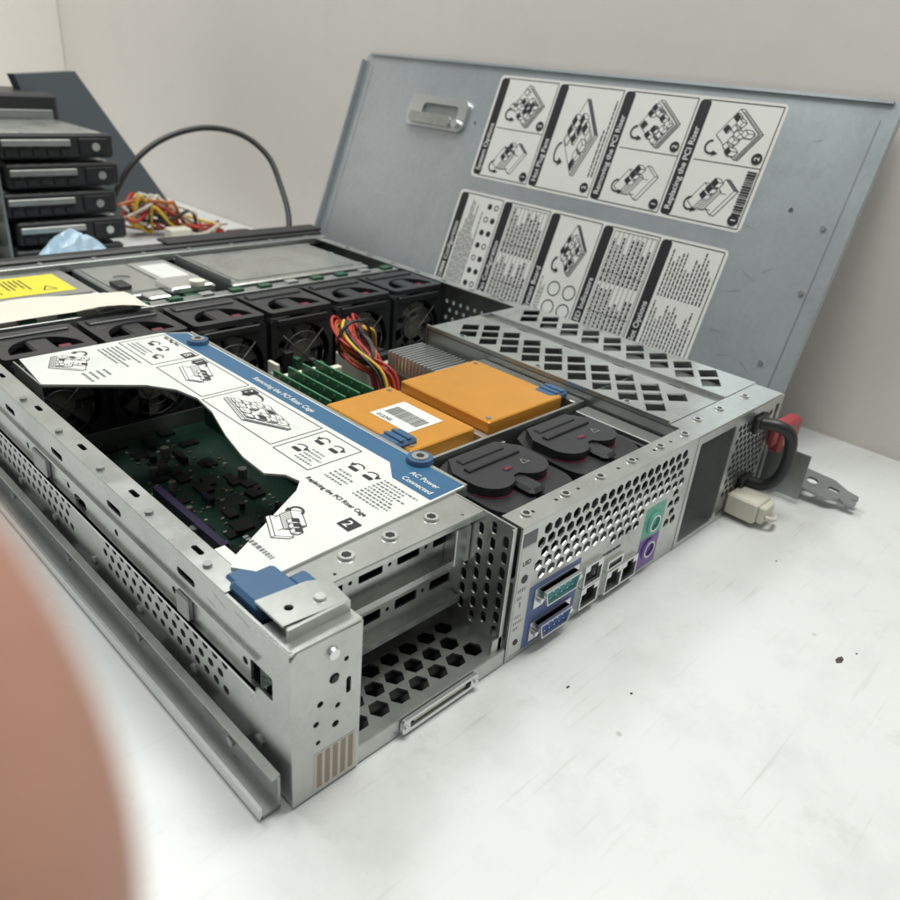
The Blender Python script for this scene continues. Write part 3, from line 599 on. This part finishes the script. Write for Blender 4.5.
# ------------------------------------------------------------------ power supply
ps=Thing('power_supply','hot plug power supply with grille, black handle and red tab','power supply',(40.4,3,.4))
m=M();m.box(37.3,43.5,.5,22,.5,7.9,STEELD,.05);m.plate((0,.1,0),X,Z,rect(37.25,43.55,.5,8.0),hexgrid(37.6,43.2,1.8,7.7,.62,.26)+[rrect(39.6,41.8,.8,1.6,.1)],.1,STEEL);m.box(37.4,43.4,.35,.4,.6,7.9,DARK)
b=ps.part('case',m)
m=M();m.tube([(40.4,-.1,7.3),(40.8,-1.5,7.4),(41.3,-2.3,6.8),(41.6,-2.5,5.0),(41.5,-2.3,3.4),(41.2,-1.6,2.5),(41.0,-.1,2.3)],.45,BLACK,12,6);m.box(39.8,41.6,-.4,.05,6.5,7.9,BLACK,.12);m.box(40,41.8,-.4,.05,1.6,2.8,BLACK,.12);ps.part('handle',m,b)
m=M();m.box(38.6,41.0,-2.4,.0,.3,2.0,WPL,.15);m.box(38.9,40.7,-2.9,-2.4,.45,1.8,WPL,.1);m.tube([(39.2,-2.9,1.0),(39.6,-3.4,.9),(40.6,-3.2,.7)],.18,WWHT,6,4);ps.part('power_inlet',m,b)
m=M();m.box(44.2,47.6,-.9,.3,3.8,6.2,REDT,.2);m.box(43.2,44.6,-.6,-.1,4.6,6.2,REDT,.1);ps.part('release_tab',m,b)
# ------------------------------------------------------------------ rails
rl=Thing('mounting_rail','steel slide rail fixed along the server side','rail',(-.8,0,0),'slide rails')
m=M();m.plate((-.45,0,0),Y,Z,rect(.3,D-2,.2,2.0),[slot(5+8*k,1.4,3,.4) for k in range(7)],.12,STEEL)
m.box(-1.35,-.4,.3,D-2,.1,.24,STEELD);m.box(-1.45,-1.3,.3,D-2,.1,.75,BRIGHT);m.box(-.8,-.4,.3,D-2,1.94,2.08,STEEL)
for k in range(6): m.cyl((-.52,4+9*k,1.0),(-.62,4+9*k,1.0),.25,BRIGHT)
rl.part('rail_channel',m)
rl2=Thing('mounting_rail','grey slide rail tongue with slotted holes resting on table','rail',(47,0,1),'slide rails')
m=M();m.box(45.2,45.35,-3,D-8,.4,4.2,STEELD);m.box(44.3,45.3,0,D-8,.4,.55,STEELD)
m.plate((47.0,2.2,1.6),V3((.10,-1,-.09)),V3((1,.10,.12)),[(0,-1.3),(6.8,-1.3),(7.6,-.6),(8.0,-.8),(8.8,-.7),(8.8,-.15),(8.2,0),(8.8,.3),(8.7,.8),(7.8,1.0),(6.6,1.7),(0,1.8)],[slot(2.6,.3,1.8,.55),ngon(5.2,.3,.45,16),slot(6.9,.3,.9,.45)],.2,STEELD)
m.box(45.3,47.0,-1,2.2,1.3,2.6,STEELD,.1)
rl2.part('rail_tongue',m)
# ------------------------------------------------------------------ lid
TH=math.radians(70.14);LO=V3((50,0,0.05));LU=V3((math.cos(TH),0,math.sin(TH)));LV=Y
lid=Thing('access_cover','detached grey steel access cover with instruction labels leaning on wall','cover',(50,36,0))
ST=30.6
m=M();m.plate(LO,LU,LV,rrect(0,ST,2.6,69.7,1.0,5),[slot(3.2,14,.4,1),ngon(5.0,10.8,.2,10),ngon(21,8.2,.22,10),ngon(24,47.2,.18,10)],.12,LIDM)
Nn=LU.cross(LV)
for (a0,a1,b0,b1) in((.6,ST-1,2.6,2.85),(.6,ST-1,69.45,69.7),(ST-.25,ST,3.6,68.7)):
    P=[LO+LU*a+LV*b+Nn*h for h in(.08,.75 if b1-b0<1 else .4) for a,b in((a0,b0),(a1,b0),(a1,b1),(a0,b1))]
    m.add(P,[(3,2,1,0),(4,5,6,7),(0,1,5,4),(1,2,6,5),(2,3,7,6),(3,0,4,7)],LIDM)
for (a,b) in((8,5.5),(14.5,4.6),(20,5.0)): m.cyl(LO+LU*a+LV*b+Nn*.05,LO+LU*a+LV*b+Nn*.2,.22,STEELD)
m.segs(LO,LU,LV,[(1,4.1,ST-1.5,4.1),(1,67.8,ST-1.5,67.8)],.12,STEELD,.075)
rr=random.Random(31)
for k in range(14):
    a=rr.uniform(1,29);b=rr.choice([rr.uniform(5,11),rr.uniform(47,66)]);m.segs(LO,LU,LV,[(a,b,a+rr.uniform(-.8,.8),b+rr.uniform(-1.5,1.5))],.04,STEELD,.075)
sheet=lid.part('sheet',m)
def lab(a0,a1,b0,b1,name,panels,seed):
    t=M();t.plate(LO+Nn*.075,LU,LV,rrect(a0,a1,b0,b1,.5),[],.02,WLID);ob=lid.part(name,t,sheet)
    k=M();h=.10;n=len(panels);pw=(b1-b0-.4)/n
    for i,(hd,kind) in enumerate(panels):
        B1=b1-.3-i*pw;B0=B1-pw+.25;A0=a0+.3;A1=a1-.3
        k.plate(LO+Nn*.092,LU,LV,rrect(A0,A1,B1-1.15,B1,.4),[],.01,INK)
        k.text(LO+LU*(A0+.5)+LV*(B1-.85)+Nn*.103,LU,LV,hd,.82,WLID)
        k.segs(LO,LU,LV,[(A0,B0,A1,B0),(A0,B0,A0,B1-.8),(A1,B0,A1,B1-.8)],.09,INK,h)
        T=B1-1.4;mid=(A0+A1)/2
        def D_(a,b,c,d,s_,kd=0): drawing(k,LO,LU,LV,a,b,c,d,s_,.075,h,kd)
        def num(a,b,s_):
            k.plate(LO+Nn*.14,LU,LV,ngon(a,b,.5,16),[],.01,INK);k.text(LO+LU*(a-.18)+LV*(b-.25)+Nn*.15,LU,LV,s_,.7,WLID)
        if kind=='draw':
            D_(A0+1.4,A1-.8,B0+1.0,T-.2,seed+i);num(A0+.9,B0+.8,str(i%3+1));greek(k,LO,LU,LV,A0+2,A1-.6,B0+.2,B0+1.0,2,INK,h,seed+i)
        elif kind=='two':
            D_(A0+.3,mid-.2,B0+.6,T-.1,seed+i,1);D_(mid+.2,A1-.3,B0+.6,T-.1,seed+i+9,0);k.segs(LO,LU,LV,[(mid,B0,mid,T)],.08,INK,h);num(A0+.7,B0+.7,'1');num(mid+.8,B0+.7,'2')
        elif kind=='table':
            rows=9;L=[(A0+.3,B0+.2+(T-B0-.2)*j/rows,A1-.3,B0+.2+(T-B0-.2)*j/rows) for j in range(rows+1)]+[(A0+.3+(A1-A0-.6)*j/5,B0+.2,A0+.3+(A1-A0-.6)*j/5,T) for j in(0,1,3,5)]
            k.segs(LO,LU,LV,L,.05,INK,h);greek(k,LO,LU,LV,A0+.4,mid-.3,B0+.3,T,9,INK,h+.003,seed+i);greek(k,LO,LU,LV,mid,A1-.4,B0+.3,T,9,INK,h+.003,seed+i+3)
        elif kind=='dots':
            for j in range(2):
                for q in range(7):
                    c=(A0+1+q*(A1-A0-2)/6,B0+.7+j*1.0);k.plate(LO+Nn*.1,LU,LV,ngon(c[0],c[1],.33,14),[] if (q+j)%3 else [ngon(c[0],c[1],.22,12)],.01,INK)
            greek(k,LO,LU,LV,A0+.4,A1-.4,B0+2.4,T,9,INK,h,seed+i)
        elif kind=='rings':
            for j in range(2):
                for q in range(2):
                    c=(A0+1.3+j*2.0,B0+1.1+q*2.0);k.plate(LO+Nn*.1,LU,LV,ngon(c[0],c[1],.8,20),[ngon(c[0],c[1],.68,20)],.01,INK)
            D_(A0+4.6,A1-.4,B0+.5,T-.3,seed+i,0);greek(k,LO,LU,LV,A0+.4,A0+4.4,B0+4.3,T,3,INK,h,seed+i+2)
        elif kind=='text':
            greek(k,LO,LU,LV,A0+.4,mid-.2,B0+.3,T,13,INK,h,seed+i);greek(k,LO,LU,LV,mid+.2,A1-.4,B0+.3,T,13,INK,h,seed+i+1)
    lid.part('lettering',k,ob)
    return ob
lab(5.2,16.6,12.0,46.0,'configuration_label',[('DIMM Configuration','dots'),('Fan Configuration','table'),('System Board','rings'),('LED Indicators','table'),('Slot Options','text')],100)
lab(18.2,29.6,11.8,45.4,'instruction_label',[('System Options','two'),('Hot Plug Fans','draw'),('Removing the PCI Riser','two'),('Replacing the PCI Riser','two')],200)
k=M();rr=random.Random(9)
a=19.0
while a<23.5: q=rr.uniform(.06,.2);k.quad2(LO,LU,LV,a,a+q,12.3,13.2,INK,.15);a+=q+.1
lid.part('barcode',k,sheet)
m=M();m.plate(LO+Nn*.3,LU,LV,rrect(22.6,26.2,48.6,58.5,.8),[rrect(23.3,25.4,50,56,.5)],.4,BRIGHT);m.plate(LO+Nn*.7,LU,LV,rrect(22.9,24.1,50.5,57.6,.5),[],.5,STEEL);m.plate(LO+Nn*.15,LU,LV,rrect(23,26,49,58,.5),[],.1,STEELD);m.cyl(LO+LU*23.4+LV*49.6+Nn*.4,LO+LU*23.4+LV*49.6+Nn*1.0,.5,BRIGHT);lid.part('latch',m,sheet)
# ------------------------------------------------------------------ background
for k in range(5):
    z=0.2+3.45*k;ox=[0,.6,-.3,.4,0][k]
    t=Thing('drive_tray','black hot swap hard drive tray with silver lever in a stack','drive tray',(23+ox,95,z),'stack of drive trays')
    m=M();m.box(19+ox,32+ox,88,103,z,z+2.3,BLACK,.2);m.box(19.2+ox,31.8+ox,88.5,102.8,z+2.3,z+2.9,STEEL,.1);b=t.part('case',m)
    m=M();m.box(18.6+ox,32.4+ox,86.6,88.1,z+.05,z+2.9,BLACK,.25);m.box(19+ox,27+ox,86.3,86.7,z+1.5,z+2.3,STEEL,.1);m.box(28+ox,31.6+ox,86.3,86.7,z+.5,z+2.4,DARK,.1)
    for j in range(5): m.box(19.3+ox+j*1.6,20.3+ox+j*1.6,86.3,86.62,z+.4,z+1.1,DARK)
    t.part('front_lever',m,b)
    m=M();m.cyl((30+ox,86.32,z+1.4),(30+ox,86.2,z+1.4),.5,BRIGHT);t.part('latch_button',m,b)
r=random.Random(12)
m=M();m.box(10,17.5,84,104,.1,1.0,STEEL,.1)
for k in range(6): m.box(10,17.2,86,102,1.2+k*2.9,1.4+k*2.9,GREEN);m.box(11+k*.4,15,86.2,88,1.4+k*2.9,2.6+k*2.9,r.choice([CHIP,WPL,BRIGHT]))
m.box(17.3,17.6,84,104,.2,19,STEELD)
single('circuit_board_stack',m,'stack of green circuit boards in a metal frame','circuit board')
m=M();pts=[(36,110,0.1),(56,118,0.1),(41,118,22.5),(30,112,22.0)]
m.add(pts+[(p[0]-.6,p[1]+1.2,p[2]) for p in pts],[(0,1,2,3),(7,6,5,4),(0,4,5,1),(1,5,6,2),(2,6,7,3),(3,7,4,0)],mat('slate_panel',(.07,.09,.105),0,.35,.1,10))
single('dark_panel',m,'dark slate grey flat panel leaning behind the drive stack','panel')
m=M();m.box(12,33,105,118,.1,20,BLACK,.4);m.box(14,32,104.6,105,1,9,DARK,.1);m.box(14,32,104.6,105,10,18,STEELD,.1);single('equipment_case',m,'black equipment case behind the drive tray stack','equipment')
m=M();m.tube([(33,96,1.5),(34.4,95,6),(38,95,11.5),(43,95,15.1),(49,94,16.9),(54.2,92,16.3),(56.3,88,13.8),(56.2,84.5,10.2),(54,79,6),(50.5,75,.6)],.42,WBLK,10,8)
single('power_cable',m,'thick black cable arching up above the table','cable')
t=Thing('loose_wires','tangle of red, yellow and orange wires on the table','cable',(50,105,0))
r=random.Random(4)
for nm,c_,n_ in(('red_wires',WRED,5),('yellow_wires',WYEL,4),('orange_wires',WORG,4),('black_wires',WBLK,3),('white_wires',WWHT,4)):
    m=M()
    for k in range(n_):
        P=[(40+r.uniform(-1,1),103+r.uniform(-2,2),2+r.uniform(0,3))]
        for j in range(5): P.append((42.0+j*2.6+r.uniform(-1.6,1.6),103-j*1.5+r.uniform(-3,3),r.uniform(.5,6.2) if j<3 else r.uniform(.3,2.5)))
        m.tube(P,.26,c_,6,5)
    t.part(nm,m)
for q,c_ in(((44,47.5,96,98.5,.2,2),WPL),((52,56,92,94,.2,1.8),WBLK),((49,51.5,97,99,.2,2),WPL)):
    m=M();m.box(*q,c_,.2);t.part('plug',m)
m=M();n=16;vs=[];fs=[];r=random.Random(8)
for i in range(n+1):
    for j in range(n+1):
        a=i/n;b=j/n;e=abs(math.sin(math.pi*a))**.5*abs(math.sin(math.pi*b))**.5
        vs.append((16+12*a,73+8*b,.1+e*(6.4+.8*math.sin(9*a+5*b)+r.uniform(-.5,.5))))
for i in range(n):
    for j in range(n): fs.append((i*(n+1)+j,(i+1)*(n+1)+j,(i+1)*(n+1)+j+1,i*(n+1)+j+1))
m.add(vs,fs,BAG);single('plastic_bag',m,'crumpled pale blue plastic bag on the table','bag')
for k,(x,y,s_) in enumerate(((29,-12.4,.38),(30.4,-12.9,.12),(36,-5.5,.12),(17.2,-5.9,.15),(15,-3.4,.16))):
    m=M();rr=random.Random(k);P=[(x+s_*math.cos(t_)*rr.uniform(.5,1.3),y+s_*.6*math.sin(t_)*rr.uniform(.5,1.3)) for t_ in [j*1.05 for j in range(6)]]
    m.add([(p[0],p[1],.01) for p in P]+[(x,y,.06*s_/.3+.02)],[(j,(j+1)%6,6) for j in range(6)],DEBR)
    single('debris_crumb',m,'small dark crumb of dirt on the table','debris',(0,0,0),'crumbs on the table')
# ------------------------------------------------------------------ camera
R0=V3((0.70565,-0.70383,0.08168));R1=V3((-0.26802,-0.37185,-0.88876));R2=V3((0.65591,0.60527,-0.45104));C=V3((-12.739,-18.969,28.97))
cam=bpy.data.cameras.new('camera');co=bpy.data.objects.new('camera',cam);col.objects.link(co)
co.matrix_world=Matrix(((R0.x,-R1.x,-R2.x,C.x*S),(R0.y,-R1.y,-R2.y,C.y*S),(R0.z,-R1.z,-R2.z,C.z*S),(0,0,0,1)))
cam.sensor_width=36;cam.lens=769.5/900*36;cam.clip_start=.004;cam.clip_end=20
cam.dof.use_dof=True;cam.dof.focus_distance=.42;cam.dof.aperture_fstop=13
scn.camera=co
# ------------------------------------------------------------------ hand with a fingertip beside the lens
def cw(x,y,z): return (C+R0*x+R1*y+R2*z)*S
HV=[];E=[];RA=[]
def chain(root,pts,rad):
    p=root
    for q,r_ in zip(pts,rad):
        HV.append(cw(*q));RA.append(r_*S);E.append((p,len(HV)-1));p=len(HV)-1
    return p
HV.append(cw(-6.5,13,-3.5));RA.append(2.2*S)
chain(0,[(-7.5,17,-4.5),(-9,23,-6)],[1.9,2.3])
chain(0,[(-5.2,9.4,-1.2),(-4.0,6.6,1.2),(-2.9,4.4,2.8),(-2.45,3.2,3.4),(-2.42,2.25,3.5),(-2.72,1.35,3.5),(-3.1,.5,3.5),(-3.4,-.1,3.5)],[1.15,1.1,1.08,1.1,1.12,1.08,.95,.7])
chain(0,[(-7.2,9.2,-2.6),(-7.4,5.8,-2.2),(-7.0,3.2,-1.4),(-6.4,1.2,-.8)],[1.1,.95,.85,.75])
chain(0,[(-8.4,9.8,-3.8),(-8.9,6.8,-4.2),(-8.6,4.4,-3.6),(-8.0,2.6,-3.2)],[1.05,.9,.8,.7])
chain(0,[(-9.4,10.8,-4.8),(-10.2,8.6,-5.6),(-10.2,6.8,-5.4),(-9.8,5.5,-5.0)],[.9,.8,.7,.6])
chain(0,[(-3.6,12.2,-4.6),(-1.6,9.8,-4.4),(-.6,7.4,-3.6)],[1.3,1.1,.95])
me=bpy.data.meshes.new('hand');me.from_pydata([tuple(v) for v in HV],E,[]);me.materials.append(SKIN)
hd=bpy.data.objects.new('hand',me);col.objects.link(hd)
hd['label']='bare hand with one blurred fingertip beside the lens';hd['category']='hand'
bpy.context.view_layer.objects.active=hd;hd.select_set(True)
sk=hd.modifiers.new('skin','SKIN');sk.use_smooth_shade=True
if len(me.skin_vertices)==0:
    hd.modifiers.remove(sk);bpy.ops.object.modifier_add(type='SKIN');sk=hd.modifiers[0];sk.use_smooth_shade=True
sv=me.skin_vertices[0].data
for i,r_ in enumerate(RA): sv[i].radius=(r_,r_);sv[i].use_root=(i==0)
sb=hd.modifiers.new('sub','SUBSURF');sb.levels=2;sb.render_levels=2
bpy.context.view_layer.update()
me2=bpy.data.meshes.new_from_object(hd.evaluated_get(bpy.context.evaluated_depsgraph_get()))
hd.modifiers.clear();hd.data=me2
if not me2.materials: me2.materials.append(SKIN)
for p in me2.polygons: p.use_smooth=True
# ------------------------------------------------------------------ light
wd=bpy.data.worlds.new('World');scn.world=wd;wd.use_nodes=True;nt=wd.node_tree
bg=nt.nodes['Background'];bg.inputs['Strength'].default_value=.34
tc=nt.nodes.new('ShaderNodeTexCoord');sx=nt.nodes.new('ShaderNodeSeparateXYZ');nt.links.new(tc.outputs['Generated'],sx.inputs[0])
cr=nt.nodes.new('ShaderNodeValToRGB');nt.links.new(sx.outputs['Z'],cr.inputs[0])
cr.color_ramp.elements[0].color=(.18,.18,.175,1);cr.color_ramp.elements[1].color=(1,1.01,.96,1);cr.color_ramp.elements[0].position=.0;cr.color_ramp.elements[1].position=.75
nt.links.new(cr.outputs[0],bg.inputs['Color'])
def area(name,loc,target,sx_,sy_,pw,c):
    l=bpy.data.lights.new(name,'AREA');l.shape='RECTANGLE';l.size=sx_;l.size_y=sy_;l.energy=pw;l.color=c
    o=bpy.data.objects.new(name,l);col.objects.link(o);o.location=loc
    o.rotation_euler=(V3(target)-V3(loc)).to_track_quat('-Z','Y').to_euler();return o
area('ceiling_lamp',(.48,.0,1.75),(.40,.03,0),.4,1.2,27,(1,.99,.93))
area('ceiling_lamp',(.2,1.3,1.9),(.4,.8,0),1.4,.4,21,(.98,1,.97))
scn.view_settings.view_transform='Standard';scn.view_settings.look='None';scn.view_settings.exposure=0
